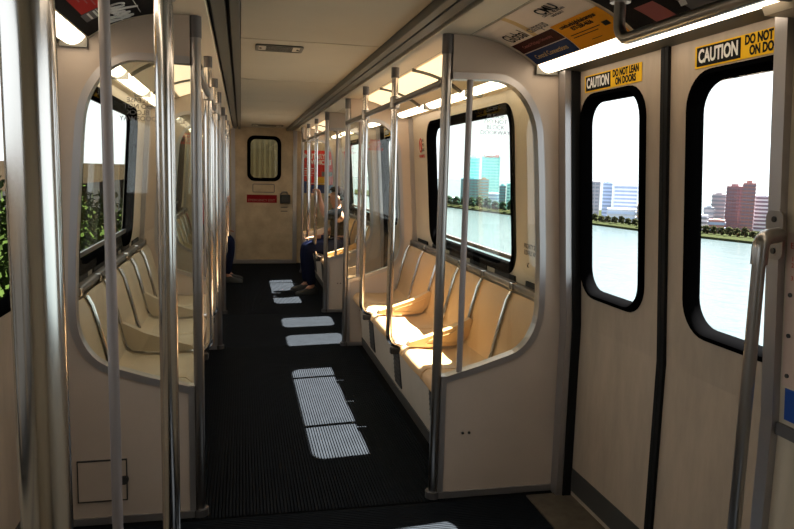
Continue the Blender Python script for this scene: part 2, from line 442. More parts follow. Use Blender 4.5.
text('lettering', 'EMERGENCY EXIT', .050, 'sign_text', sg, (-.03, Y1-.0345, .966), (1, 0, 0), (0, 0, 1), .0003)
rp = part('recess_frame', NB(), 'end_wall', ed); bpy.data.objects.remove(rp)
bm = NB(); sweep(bm, rrect(-.16, .16, 1.09, 1.21, .01, 2), True, -.006, .006, Ef(), .03, .036); part('recess_frame', bm, 'alu_dark', ed)
hb = part('latch_box', B(.245, .40, Y1-.085, Y1-.03, .925, 1.06, bev=.012), 'dark', ed)
part('handle', T([(.25, Y1-.07, 1.06), (.28, Y1-.10, 1.10), (.34, Y1-.10, 1.10), (.37, Y1-.07, 1.06)], .012, 8), 'steel_brushed', hb)
for zz in (.86, .80):
    part('screw_row', prism(NB(), [(.26, zz), (.36, zz), (.36, zz+.012), (.26, zz+.012)], [], Ef(), .03, .034), 'kick', ed)
for x in (-.45, .47):
    o = part('trim_%d' % (40+(x > 0)), B(x-.03, x+.03, Y1-.05, Y1, 0, 2.07, bev=.004), 'alu'); tag(o, 'aluminium frame post of the end door, %s' % SIDE[1 if x > 0 else -1], None, None, 'structure')
tag(part('trim_42', B(-.42, .44, Y1-.04, Y1, .0, .06), 'alu'), 'bright metal sill under the end door', None, None, 'structure')

# ------------------------------------------------------------------ partitions
def make_partition(label, text_on=True):
    t = thing('windscreen_partition', label, 'partition', (0, 0, 0))
    f = lambda u, v, d: Vector((u, d, v))
    top = [(cove(i/8)[0], cove(i/8)[1]-.002) for i in range(9)]
    zt = 1.842
    # cut-out path from pole top round to pole bottom
    cut = [(.525, zt), (.68, zt+.004)]
    def seg(c, r, a0, a1, n): return [(c[0]+r[0]*math.cos(math.radians(a0+(a1-a0)*i/n)), c[1]+r[1]*math.sin(math.radians(a0+(a1-a0)*i/n))) for i in range(n+1)]
    cut += seg((.715, 1.57), (.205, .276), 90, 6, 10)
    cut += [(.935, 1.42), (.957, 1.1), (.964, .93)]
    cut += seg((.80, .86), (.164, .215), 0, -78, 8)
    cut += [(.70, .605), (.525, .555)]
    body = [(.525, .028)]+[(wx(.03)-.03, .028), (wx(ZK)-.03, ZK), (wx(1.88)-.03, 1.885), (.89, 1.91)]+top[::-1][1:]+[(.525, 2.02)]+cut
    part('panel', prism(NB(), body, [], f, -.018, .018), 'panel', t)
    part('cutout_trim', sweep(NB(), cut, False, -.004, .024, f, -.026, .026), 'alu', t)
    part('glass', prism(NB(), cut, [], f, -.003, .003), 'pane_green', t)
    part('base_trim', B(.525, wx(0)-.02, -.026, .026, .0, .03), 'alu', t)
    bm = NB()
    for z0, z1 in ((.0, ZK), (ZK, 1.885)):
        prism(bm, [(wx(z0)-.035, z0), (wx(z0)-.0, z0), (wx(z1)-.0, z1), (wx(z1)-.035, z1)], [], f, -.03, .03)
    part('wall_trim', bm, 'alu', t)
    part('edge_trim', B(.522, .545, -.024, .024, .03, .565), 'alu', t)
    pl = part('pole', T([(.505, 0, 0), (.505, 0, 2.02)], .021, 16), 'steel_brushed', t, True)
    part('collar', T([(.505, 0, 1.94), (.505, 0, 2.02)], .0235, 16), 'alu_dark', pl, True)
    part('collar', T([(.505, 0, .0), (.505, 0, .03)], .034, 16), 'alu_dark', pl, True)
    part('thin_rod', T([(.607, -.004, .575), (.607, -.004, 1.845)], .0135, 12), 'rod_grey', t, True)
    for x, z in ((.63, .30), (.66, .30)):
        part('bolt', T([(x, -.018, z), (x, -.024, z)], .006, 8), 'dark', t)
    return t
pw = {(1, 0): 'beige glazed partition beside the first river-side doorway with sloped glass bottom',
      (1, 1): 'glazed partition at the end-door end of the middle river-side bench',
      (1, 2): 'glazed partition in front of the seated passenger in black',
      (1, 3): 'glazed partition by the red poster, behind the passenger in black',
      (-1, 0): 'beige glazed partition with an access hatch beside the first tree-side doorway',
      (-1, 1): 'glazed partition at the end-door end of the middle tree-side bench',
      (-1, 2): 'glazed partition before the tree-side bench nearest the end door',
      (-1, 3): 'glazed partition behind the passenger in red by the end door'}
proto = None; PT = {}
for (s, i), lab in pw.items():
    if proto is None:
        proto = make_partition(lab); t = proto; t.location = (0, PARTY[i], 0); tag(t, group='glazed partitions between seats and doorways')
    else:
        t = clone(proto, (0, PARTY[i], 0), 0 if s > 0 else PI, lab, 'glazed partitions between seats and doorways')
    PT[(s, i)] = t
# "please do not block doorway" lettering on the partition glass
for (s, i), t in PT.items():
    g = [c for c in t.children if c.name.startswith('glass')][0]
    y = PARTY[i]-.004
    mir = (i in (1, 3)) or (s < 0)
    text('glass_lettering', 'PLEASE\nDO NOT\nBLOCK\nDOORWAY', .0255, 'print_grey' if i == 0 else 'print_red', t, (s*(.728 if s > 0 else .72), y, 1.660), (1, 0, 0), (0, 0, 1), .0002, mirror=mir, line=.9)
# access hatch on the tree-side first partition
t = PT[(-1, 0)]
def lp(o, bm, name, m, parent):   # add a world-space mesh as a part of a rotated thing
    q = part(name, bm, m, parent); w = Matrix.Translation(parent.location) @ parent.rotation_euler.to_matrix().to_4x4()
    q.matrix_basis = w.inverted(); return q
f = lambda u, v, d: Vector((u, d, v))
lp(t, prism(NB(), [(-.975, .10), (-.79, .10), (-.79, .27), (-.975, .27)], [], f, 2.886, 2.893), 'access_hatch', 'panel', t)
lp(t, sweep(NB(), [(-.975, .10), (-.79, .10), (-.79, .27), (-.975, .27)], True, -.003, .003, f, 2.884, 2.893), 'hatch_gap', 'dark', t)
lp(t, T([(-.80, 2.893, .185), (-.80, 2.875, .185)], .018, 10), 'hatch_lock', 'dark', t)

# ------------------------------------------------------------------ poles and bars
def make_pole(label, r=.021, m='steel', zc=None, foot=True):
    t = thing('grab_pole', label, 'pole')
    part('tube', T([(0, 0, 0), (0, 0, 2.022)], r, 18), m, t, True)
    part('ceiling_collar', T([(0, 0, 1.965), (0, 0, 2.022)], r*1.15, 16), 'alu_dark', t, True)
    if zc: part('clamp_collar', T([(0, 0, zc), (0, 0, zc+.012), (0, 0, zc+.03), (0, 0, zc+.035)], [r*1.25, r*1.45, r*1.45, r*1.1], 16), 'alu', t, True)
    if foot: part('floor_flange', T([(0, 0, 0), (0, 0, .012), (0, 0, .03)], [r*2.1, r*2.0, r*1.2], 16), 'alu_dark', t, True)
    return t
t = make_pole('bright chrome pole standing free in the aisle well before the first doorway', .0215, 'steel', None); t.location = (-.507, .655, 0)
t = make_pole('chrome floor-to-ceiling pole at the placard edge of the tree-side doorway', .0215, 'steel', 1.825); t.location = (-.507, 1.75, 0)
t = make_pole('thin dull grey pole in the tree-side doorway', .0140, 'rod_grey', None); t.location = (-.672, 1.97, 0)
def make_seat_pole(label):
    t = thing('seat_pole', label, 'pole')
    path = [(0, 0, 2.022), (0, 0, .52)]+[(.045-.045*math.cos(a), 0, .52-.07*math.sin(a)) for a in (.4, .8, 1.2, 1.57)]+[(.10, 0, .435)]
    part('tube', T(path, .019, 16), 'steel', t, True)
    part('ceiling_collar', T([(0, 0, 1.965), (0, 0, 2.022)], .0225, 14), 'alu_dark', t, True)
    part('bar_clamp', T([(0, 0, 1.795), (0, 0, 1.80), (0, 0, 1.86), (0, 0, 1.865)], [.020, .027, .027, .020], 14), 'steel_brushed', t, True)
    part('seat_bracket', B(.01, .12, -.02, .02, .395, .43, bev=.006), 'dark', t)
    return t
proto = None
for s in (1, -1):
    for bi, (a, b) in enumerate(BAYS):
        for j, yy in enumerate((a+1.02, a+1.97)):
            lab = 'chrome pole at the front of the %s %s bench, %s one from its doorway' % ('middle' if bi == 0 else 'end-door', SIDE[s], ('first' if j == 0 else 'second'))
            if s > 0 and bi == 1 and j == 0: lab = 'chrome pole gripped by the passenger in black'
            if s < 0 and bi == 1 and j == 1: lab = 'chrome pole gripped by the passenger in red'
            if proto is None: proto = make_seat_pole(lab); t = proto; t.location = (.503*s, yy, 0); tag(t, group='poles along the bench fronts')
            else: t = clone(proto, (.503*s, yy, 0), 0 if s > 0 else PI, lab, 'poles along the bench fronts')
for s in (1, -1):
    for bi, (a, b) in enumerate(BAYS):
        t = thing('overhead_handrail', 'chrome overhead handrail linking the poles of the %s %s bench' % ('middle' if bi == 0 else 'end-door', SIDE[s]), 'handrail', (.503*s, a, 1.83), 0, 'overhead handrails above the bench fronts')
        L = b-a; e = [(0, 0, 0), (0, L-.16, 0)]+[(0, L-.16+.10*math.sin(q), .10-.10*math.cos(q)) for q in (.4, .8, 1.2, 1.57)]+[(0, L-.06, .20)] if bi else [(0, 0, 0), (0, L, 0)]
        part('tube', T(e, .0165, 14), 'steel_brushed', t, True)
        part('end_fitting', T([(0, .0, 0), (0, .05, 0)], .024, 12), 'steel_brushed', t, True)
        part('end_fitting', T([(0, L-.05, 0), (0, L, 0)] if not bi else [(0, L-.06, .12), (0, L-.06, .21)], .024, 12), 'steel_brushed', t, True)
# overhead bar across the river-side doorway
for s in (1,):
    t = thing('doorway_grab_bar', 'bent steel overhead grab bar below the ads at the river-side doorway', 'handrail', (.745*s, 1.95, 1.855))
    pth = [(0, 0, .128), (0, 0, .05)]+[(0, -.06+.06*math.cos(q), .05-.06*math.sin(q)) for q in (.4, .8, 1.2, 1.57)]+[(0, -.85, -.01)]+[(0, -.85-.06*math.sin(q), .05-.06*math.cos(q)) for q in (.4, .8, 1.2, 1.57)]+[(0, -.91, .128)]
    part('tube', T(pth, .017, 14), 'steel_brushed', t, True)
    for yy in (0, -.91): part('mount', T([(0, yy, .10), (0, yy, .128)], .03, 14), 'alu', t, True)

# ------------------------------------------------------------------ seats
SP = .455
def seat_profile():
    # (x,z) from the top of the back down to the front lip
    return [(1.055, .835), (1.035, .845), (1.012, .80), (.985, .70), (.960, .60), (.945, .53), (.930, .485), (.895, .462), (.82, .452), (.72, .452), (.64, .458), (.595, .455), (.570, .435), (.562, .405)]
def make_seat(m, label, arm):
    t = thing('moulded_chair', label, 'chair')
    pr = seat_profile(); hw = SP/2-.006
    def sect(sub, th, dish):
        L = []
        for v in (-1, -.94, -.6, 0, .6, .94, 1):
            l = []
            for i, (x, z) in enumerate(sub):
                k_ = (1-v*v)*dish
                l.append((x-.80+(k_ if z > .5 else 0), v*hw, z-(k_ if z <= .5 else 0)-(.006 if abs(v) == 1 else 0)))
            L.append(l)
        bm = loops3d(NB(), L, closed=False)
        geo = bmesh.ops.extrude_face_region(bm, geom=list(bm.faces))
        for v in geo['geom']:
            if isinstance(v, bmesh.types.BMVert): v.co.x += th*.7; v.co.z -= th*.7
        return bm
    part('backrest', sect(pr[:7], .02, .012), m, t, True)
    part('pan', sect(pr[6:], .022, .010), m, t, True)
    # chrome divider strip between this seat and the next
    bm = NB(); tube(bm, [(x-.806, hw-.010, z+.004) for x, z in pr[1:7]], .010, 8); part('divider_strip', bm, 'steel', t, True)
    part('under_frame', B(-.205, .10, hw-.03, hw-.002, .400, .436), 'dark', t)
    if arm:
        ap = part('armrest', NB(), m, t); bpy.data.objects.remove(ap)
        f = lambda u, v, d: Vector((u-.80, d, v))
        y = hw-.027
        outer = [(.585, .468), (.60, .492), (.70, .520), (.84, .566), (.955, .625), (.972, .60), (.94, .52), (.90, .470), (.72, .460)]
        ap = part('armrest', prism(NB(), outer, [], f, y-.026, y+.026), m, t)
        part('armrest_recess', prism(NB(), [(.69, .478), (.71, .498), (.83, .535), (.925, .575), (.905, .50), (.88, .480)], [], f, y-.0275, y-.025), m, ap)
        rim = [(.69, .478), (.71, .498), (.83, .535), (.925, .575), (.905, .50), (.88, .480)]
        part('recess_rim', sweep(NB(), rim, True, -.004, .004, f, y-.033, y-.025), m, ap)
    return t
protos = {}
ordn = ['first', 'second', 'third', 'fourth', 'fifth', 'sixth']
for s in (1, -1):
    for bi, (a, b) in enumerate(BAYS):
        for j in range(6):
            jj = j if s > 0 else j
            yc = a+.04+SP*(j+.5)
            arm = j in ((1, 3) if s > 0 else (2, 4))
            m = 'seat' if s > 0 else 'seat_no_bounce'
            lab = '%s moulded chair, %s from the doorway partition in the %s %s bench' % ('tan' if s > 0 else 'beige', ordn[j], 'middle' if bi == 0 else 'end-door', SIDE[s])
            grp = '%s moulded chairs' % SIDE[s]
            kk = (m, arm)
            if kk not in protos:
                t = make_seat(m, lab, arm); protos[kk] = t; t.location = (.80*s, yc, 0); t.rotation_euler = (0, 0, 0 if s > 0 else PI); tag(t, group=grp)
            else:
                clone(protos[kk], (.80*s, yc, 0), 0 if s > 0 else PI, lab, grp)
        # bench base
        wh = ('middle' if bi == 0 else 'end-door')+' '+SIDE[s]
        t = thing('heater_casing', 'cream casing with vents under the %s chairs' % wh, 'casing', (.80*s, (a+b)/2, 0), 0 if s > 0 else PI, 'casings under the chair rows')
        f = lambda u, v, d: Vector((u-.80, d, v)); hl = (b-a)/2-.03
        part('skirt', prism(NB(), [(.66, .0), (1.10, .0), (1.09, .385), (.622, .385), (.622, .36)], [], f, -hl, hl), 'skirt', t)
        part('toe_strip', prism(NB(), [(.652, .0), (.662, .0), (.655, .07), (.645, .07)], [], f, -hl, hl), 'kick', t)
        part('front_rail', T([(-.20, -hl, .372), (-.20, hl, .372)], .013, 10), 'steel_brushed', t, True)
        for yy in (-.95, -.05, .85):
            vg = part('vent', prism(NB(), [(.650, .10), (.630, .33), (.622, .33), (.642, .10)], [], f, yy-.09, yy+.09), 'dark', t)
            for q in range(7):
                zz = .13+q*.028; xo = .6475-.02*(zz-.10)/.23-.003
                part('slat', prism(NB(), [(xo-.006, zz), (xo+.004, zz), (xo+.004, zz+.01), (xo-.006, zz+.01)], [], f, yy-.085, yy+.085), 'kick', vg)
        # rail along seat tops + wall brackets
        t = thing('seat_back_rail', 'dark metal rail along the tops of the %s chairs' % wh, 'rail', (1.07*s, (a+b)/2, .868), 0 if s > 0 else PI, 'rails above the seat backs')
        part('rail', B(-.022, .022, -hl, hl, -.010, .020, bev=.006), 'alu_dark', t)
        for q in range(7):
            yy = -hl+.03+q*SP
            part('clip', B(-.032, .0, yy-.018, yy+.018, -.016, .024, bev=.005), 'steel', t)
        for q in range(6):
            yy = -hl+.03+(q+.5)*SP
            part('wall_plate', B(.018, .03, yy-.15, yy+.15, .0, .045), 'black_rubber', t)

# ------------------------------------------------------------------ lights, ceiling vents
def make_light(label, y0, y1, s, grp):
    t = thing('strip_light', label, 'ceiling light', (.937*s, (y0+y1)/2, 1.91), 0, grp)
    h = (y1-y0)/2
    part('diffuser', prism(NB(), [(-.043*s, .010)]+[((-.042+.084*q/8)*s, .004-.010*q/8-.026*math.sin(PI*q/8)**.7) for q in range(9)]+[(.043*s, .010)], [], lambda u, v, d: Vector((u, d, v)), -h+.012, h-.012), 'light_tube', t, True)
    for q in (-h, h-.012): part('end_cap', B(-.048, .048, q, q+.012, -.034, .018), 'rail', t)
    part('frame_edge', B(*sorted((s*.043, s*.048)), -h, h, -.014, .015), 'rail', t)
    return t
for s in (1, -1):
    make_light('glowing strip light over the first %s doorway' % SIDE[s], 1.50, 2.885, s, 'strip lights along the coves')
    make_light('glowing strip light over the second %s doorway' % SIDE[s], 5.75, 7.10, s, 'strip lights along the coves')
    make_light('glowing strip light beside the end wall on the %s' % SIDE[s], 10.0, 10.95, s, 'strip lights along the coves')
    make_light('glowing strip light over the %s wall before the first doorway' % SIDE[s], .1, 1.47, s, 'strip lights along the coves')
    for bi, (a, b) in enumerate(BAYS):
        for q in range(3):
            l = (b-a-.06)/3
            make_light('glowing strip light above the %s %s bench, %s of three from its doorway' % ('middle' if bi == 0 else 'end-door', SIDE[s], ordn[q]), a+.03+q*l+.005, a+.03+(q+1)*l-.005, s, 'strip lights along the coves')
def vent(label, x, y, w, l):
    t = thing('ceiling_vent', label, 'vent', (x, y, ZC))
    part('frame', sweep(NB(), rrect(-w/2, w/2, -l/2, l/2, .012, 3), True, -.008, .008, lambda u, v, d: Vector((u, v, d)), -.008, .0), 'rail', t)
    part('plate', B(-w/2+.006, w/2-.006, -l/2+.006, l/2-.006, -.005, .0), 'ceiling', t)
    for q in range(4): part('slot', B(-w*.3, w*.3, -l*.3+q*l*.2-.006, -l*.3+q*l*.2+.006, -.007, -.004), 'slot', t)
    for sx in (-1, 1): part('screw', T([(sx*w*.42, 0, -.009), (sx*w*.42, 0, -.003)], .006, 8), 'dark', t)
vent('small rectangular ceiling vent above the aisle, nearer the first doorway', -.145, 3.72, .22, .16)
vent('long dark ceiling vent in front of the end door', .03, 10.35, .42, .35)

# ------------------------------------------------------------------ ads in the coves
def cpt(s, y, t_, off):
    x, z = cove(t_); a = cove(max(t_-.01, 0)); b = cove(min(t_+.01, 1)); tx, tz = b[0]-a[0], b[1]-a[1]; l = math.hypot(tx, tz)
    # inward normal points down and to the aisle
    nx, nz = tz/l, -tx/l
    return Vector((s*(x+nx*off), y, z+nz*off))
def patch(name, s, y0, y1, t0, t1, off, m, parent, n=6, skew=0):
    L = []
    for i in range(n+1):
        t_ = t0+(t1-t0)*i/n; sh = skew*i/n
        L.append([cpt(s, y0+sh, t_, off), cpt(s, y1+sh, t_, off)])
    o = part(name, loops3d(NB(), L, closed=False), m, parent)
    if parent is not None: o.matrix_basis = Matrix.Translation(-parent.location)
    return o
def ctext(name, body, size, m, parent, s, y, t_, off=.006, **kw):
    up = cpt(s, y, t_-.03, 0)-cpt(s, y, t_+.03, 0)
    return text(name, body, size, m, parent, cpt(s, y, t_, off), (0, -s, 0), up, .0002, **kw)
def ad(name, label, s, y0, y1):
    return thing(name, label, 'poster', tuple(cpt(s, (y0+y1)/2, .5, 0)))
# campus ad, river side
t = ad('advert_card', 'white, navy and orange campus advert card with a red-brown block in the river-side cove', 1, 2.12, 2.86)
patch('card', 1, 2.12, 2.86, .02, .98, .003, 'ad_cream', t, 8)
patch('maroon_block', 1, 2.47, 2.86, .53, .74, .004, 'ad_maroon', t)
patch('navy_block', 1, 2.47, 2.86, .755, .98, .004, 'ad_navy', t)
patch('orange_block', 1, 2.12, 2.465, .50, .98, .004, 'ad_orange', t)
patch('gold_stripe', 1, 2.53, 2.57, .02, .53, .0035, 'ad_gold', t, skew=.06)
ctext('headline', 'Global', .085, 'print_black', t, 1, 2.72, .40, sx=.8)
ctext('headline', 'campus', .062, 'print_grey', t, 1, 2.52, .40, sx=.85)
ctext('logo_letters', 'CMU', .062, 'print_black', t, 1, 2.31, .22, bold=.001)
ctext('small_print', 'CENTRAL MICHIGAN\nUNIVERSITY', .017, 'print_black', t, 1, 2.31, .33)
ctext('block_lettering', 'Central Michigan University', .024, 'ad_pink', t, 1, 2.66, .63)
ctext('block_lettering', 'Central Connections', .034, 'ad_gold', t, 1, 2.66, .865)
ctext('web_address', 'cmich.edu/globalcampus', .026, 'print_black', t, 1, 2.30, .58, bold=.0006)
ctext('phone_number', '877-268-4636', .026, 'print_black', t, 1, 2.30, .66, bold=.0006)
for q in range(2): patch('text_line', 1, 2.22+.03*q, 2.43, .745+q*.045, .757+q*.045, .0045, 'print_black', t, 2)
patch('text_line', 1, 2.27, 2.34, .895, .903, .0045, 'print_black', t, 2)
patch('black_mark', 1, 2.16, 2.20, .72, .79, .0045, 'print_black', t)
# dark ad next to it
t = ad('advert_card', 'black advert card with thin white grid lines and pink shape beside the campus advert', 1, 1.46, 2.10)
patch('card', 1, 1.46, 2.10, .02, .98, .003, 'ad_black', t, 8)
for q in range(3): patch('grid_line', 1, 2.0-.07*q, 2.004-.07*q, .05, .35, .004, 'print_grey', t, skew=-.05)
for q in range(3): patch('grid_line', 1, 1.80, 2.08, .10+q*.1, .106+q*.1, .004, 'print_grey', t, 2)
patch('pink_shape', 1, 1.90, 2.00, .72, .98, .004, 'ad_pink', t, skew=-.03)
patch('figure_shape', 1, 1.72, 1.84, .66, .98, .004, 'print_grey', t, skew=-.04)
for (y, t_, w, h) in ((1.79, .70, .03, .06), (1.75, .78, .04, .05), (1.80, .86, .03, .07), (1.66, .80, .05, .04)):
    patch('white_fleck', 1, y-w/2, y+w/2, t_-h/2, t_+h/2, .005, 'print_white', t, 2, skew=.01)
# tree side ad
t = ad('advert_card', 'black advert card with white script logo and red corner in the tree-side cove', -1, 2.02, 2.87)
patch('card', -1, 2.0, 2.87, .02, .98, .003, 'ad_black', t, 8)
patch('red_block', -1, 2.02, 2.59, .58, .84, .004, 'print_red', t)
patch('grey_caption', -1, 2.595, 2.70, .66, .86, .004, 'print_grey', t)
for q in range(2): patch('caption_line', -1, 2.605, 2.69, .70+q*.07, .725+q*.07, .0045, 'print_white', t, 2)
for q in range(3): patch('text_line', -1, 2.30, 2.55-.05*q, .64+q*.055, .655+q*.055, .0045, 'ad_pink', t, 2)
patch('white_tab', -1, 2.80, 2.85, .72, .79, .0045, 'print_white', t, 2)
# script logo as looping strokes
def stroke(name, parent, s, yc, tc, pts, r=.004):
    P = []
    n = len(pts)
    for i in range(n-1):
        for q in range(4):
            a = q/4; p0 = pts[max(i-1, 0)]; p1 = pts[i]; p2 = pts[i+1]; p3 = pts[min(i+2, n-1)]
            def cr(k_): return .5*((2*p1[k_])+(-p0[k_]+p2[k_])*a+(2*p0[k_]-5*p1[k_]+4*p2[k_]-p3[k_])*a*a+(-p0[k_]+3*p1[k_]-3*p2[k_]+p3[k_])*a**3)
            P.append(cpt(s, yc-s*cr(0), tc-cr(1), .005))
    o = part(name, T(P, r, 6), 'print_white', parent); o.matrix_basis = Matrix.Translation(-parent.location)
lg = [(-.06, .02), (-.09, .06), (-.11, .02), (-.10, -.06), (-.075, -.04), (-.065, .05), (-.06, -.05), (-.045, -.06), (-.03, .05), (-.02, .14), (-.025, -.05), (-.005, -.06), (.01, .03), (.015, -.05), (.03, -.05), (.05, .03), (.035, .06), (.03, 0), (.05, -.03), (.06, .04), (.055, -.12), (.035, -.16), (.04, -.09), (.075, -.04), (.10, .04), (.085, .07), (.08, 0), (.10, -.03), (.11, .04), (.105, -.11), (.085, -.15), (.09, -.08), (.13, -.02)]
stroke('script_logo', t, -1, 2.725, .47, [(a*1.0, b*1.45) for a, b in lg], .0034)
for a, b in (((-.13, .19), (.13, .19)), ((-.13, -.21), (.13, -.21))):
    stroke('logo_outline', t, -1, 2.725, .47, [a, b], .0012)

# ------------------------------------------------------------------ wall signs
def wallpt(s, y, z, d): return Vector((s*(wx(z)+d), y, z))
def wsign(name, label, cat, s, y0, y1, z0, z1, m, d=-.0015):
    t = thing(name, label, cat, tuple(wallpt(s, (y0+y1)/2, z0, 0)))
    o = part('plate', prism(NB(), [(y0, z0), (y1, z0), (y1, z1), (y0, z1)], [], Wf(s), d, .0), m, t); o.matrix_basis = Matrix.Translation(-t.location)
    return t
UPR = wallpt(1, 0, 1.5, 0)-wallpt(1, 0, 1.0, 0)
t = wsign('priority_notice', 'black PRIORITY seating notice with arrow on the cream river-side wall', 'sign', 1, 2.98, 3.40, .96, 1.10, 'wall_cream', -.0006)
text('lettering', 'PRIORITY SEATING\nELDERLY AND HANDICAPPED', .034, 'print_black', t, wallpt(1, 3.38, 1.075, -.002), (0, -1, 0), UPR, .0002, align='LEFT', sx=.8)
text('arrow', '↙', .05, 'print_black', t, wallpt(1, 3.33, 1.00, -.002), (0, -1, 0), UPR, .0002)
for s_, y_ in ((1, 5.42), (1, 9.62)):
    t = wsign('no_smoking_notice', 'small red and black no-smoking notice on the wall by the %s river-side bench' % ('middle' if y_ < 6 else 'end-door'), 'sign', s_, y_-.075, y_+.075, 1.54, 1.71, 'wall_cream', -.0006)
    bm = NB(); pts = [(y_+.035+.035*math.cos(q*PI/12), 1.66+.05*math.sin(q*PI/12)) for q in range(24)]
    o = part('red_ring', sweep(bm, pts, True, -.006, .006, Wf(1), -.003, -.001), 'print_red', t); o.matrix_basis = Matrix.Translation(-t.location)
    bm = NB(); o = part('red_bar', sweep(bm, [(y_+.058, 1.695), (y_+.012, 1.625)], False, -.006, .006, Wf(1), -.003, -.001), 'print_red', t); o.matrix_basis = Matrix.Translation(-t.location)
    text('lettering', 'NO\nSMO\nKING', .036, 'print_black', t, wallpt(1, y_-.035, 1.66, -.002), (0, -1, 0), UPR, .0002)
    text('lettering', 'PROHIBITED', .03, 'print_red', t, wallpt(1, y_, 1.575, -.002), (0, -1, 0), UPR, .0002, bold=.001)
# placard + wheelchair sign by the near wall
t = wsign('emergency_placard', 'pinkish emergency instruction placard with bolts beside the grab rail', 'sign', 1, 1.27, 1.584, .905, 1.32, 'placard', -.003)
text('lettering', 'EMERGENCY', .022, 'print_red', t, wallpt(1, 1.572, 1.285, -.004), (0, -1, 0), UPR, .0002, align='LEFT')
text('lettering', '1 PULL HANDLE DOWN\n2 WAIT FOR TRAIN TO STOP\n   RED LIGHT\n3 SPEAK CLEARLY', .017, 'print_red', t, wallpt(1, 1.567, 1.225, -.004), (0, -1, 0), UPR, .0002, align='LEFT')
for z_ in (1.155, 1.045, .935):
    o = part('bolt', T([wallpt(1, 1.566, z_, 0), wallpt(1, 1.566, z_, -.007)], .006, 8), 'dark', t); o.matrix_basis = Matrix.Translation(-t.location)
t = wsign('wheelchair_sign', 'blue wheelchair sign below the emergency placard', 'sign', 1, 1.37, 1.572, .80+.012, .90, 'sign_blue', -.003)
bm = NB(); pts = [(1.48+.034*math.cos(math.radians(q)), .848+.030*math.sin(math.radians(q))) for q in range(-190, 60, 15)]
sweep(bm, pts, False, -.005, .005, Wf(1), -.0045, -.003)
sweep(bm, [(1.485, .885), (1.485, .850), (1.455, .850), (1.44, .822)], False, -.005, .005, Wf(1), -.0045, -.003)
prism(bm, [(1.485+.008*math.cos(q), .892+.007*math.sin(q)) for q in [i*PI/4 for i in range(8)]], [], Wf(1), -.0045, -.003)
o = part('wheelchair_symbol', bm, 'print_white', t); o.matrix_basis = Matrix.Translation(-t.location)
# horizontal trim on near river wall, soffit boxes
for s in (1, -1):
    o = part('trim_%d' % (50 if s > 0 else 51), prism(NB(), [(Y0, .765), (1.59, .765), (1.59, .798), (Y0, .798)], [], Wf(s), -.012, 0), 'alu_dark'); tag(o, 'dark horizontal wall strip below the placard height, %s' % SIDE[s], None, None, 'structure')
    bm = NB(); prism(bm, [(.93, 1.90), (.95, 1.862), (1.05, 1.862), (1.05, 1.95), (.93, 1.95)], [], lambda u, v, d: Vector((s*u, d, v)), -1.0, 1.60)
    o = part('trim_%d' % (52 if s > 0 else 53), bm, 'cove'); tag(o, 'cream soffit box over the wall before the first doorway, %s' % SIDE[s], None, None, 'structure')

# vertical grab rail on the jamb post
t = thing('grab_rail', 'steel elbow-ended vertical grab rail mounted on the jamb post beside the placard', 'handrail', (.95, 1.55, .08), 0)
def gp(x, y, z): return (x-.95, y-1.55, z-.08)
part('tube', T([gp(.955, 1.545, .15), gp(.955, 1.545, 1.25)], .0165, 14), 'steel_brushed', t, True)
el = [gp(.955, 1.545, 1.24), gp(.955, 1.545, 1.28)]+[gp(.955+.03*(1-math.cos(q)), 1.545+.01*(1-math.cos(q)), 1.28+.03*math.sin(q)) for q in (.4, .8, 1.2, 1.57)]+[gp(wx(1.31)-.026, 1.590, 1.312)]
part('elbow', T(el, .0205, 14), 'steel_brushed', t, True)
fl_ = part('mount_plate', prism(NB(), rrect(1.572, 1.634, 1.245, 1.375, .02, 4), [], lambda u, v, d: Vector(gp(wx(v)-.022+d, u, v)), -.008, -.0005), 'steel_brushed', t)
for zz in (1.268, 1.352): part('hole', T([gp(wx(zz)-.033, 1.603, zz), gp(wx(zz)-.030, 1.603, zz)], .008, 10), 'dark', fl_)
el = [gp(.955, 1.545, .18), gp(.955, 1.545, .13), gp(.97, 1.555, .105), gp(wx(.1)-.024, 1.595, .10)]
part('elbow', T(el, .0205, 14), 'steel_brushed', t, True)

# red poster on the end wall
t = thing('red_poster', 'red poster about vehicles with white headline on the end wall', 'poster', (.84, Y1, 1.08))
def ep(name, x0, x1, z0, z1, m, d0, d1, par=None):
    o = part(name, prism(NB(), [(x0, z0), (x1, z0), (x1, z1), (x0, z1)], [], Ef(), d0, d1), m, par or t)
    o.matrix_basis = Matrix.Translation(-t.location); return o
ep('sheet', .58, 1.06, 1.09, 1.74, 'poster_red', .0, .006)
ep('blue_band', .58, 1.06, 1.09, 1.22, 'poster_blue', .006, .007)
ep('yellow_block', .80, 1.0, 1.22, 1.34, 'poster_yellow', .006, .007)
ep('vehicle_shape', .88, 1.05, 1.35, 1.42, 'print_grey', .006, .0075)
ep('pale_box', .60, .70, 1.14, 1.27, 'ad_navy', .007, .008)
ep('white_stripe', .60, .98, 1.235, 1.245, 'print_white', .006, .007)
text('headline', 'MILITARY', .10, 'print_white', t, (.77, Y1-.0075, 1.65), (1, 0, 0), (0, 0, 1), .0003, sx=.75, bold=.003)
text('headline', 'VEHICLES', .10, 'print_white', t, (.87, Y1-.0075, 1.56), (1, 0, 0), (0, 0, 1), .0003, sx=.75, bold=.003)
for q in range(4): ep('text_line', .60, .60+.16-.02*(q % 2), 1.46-q*.035, 1.468-q*.035, 'print_white', .006, .007)

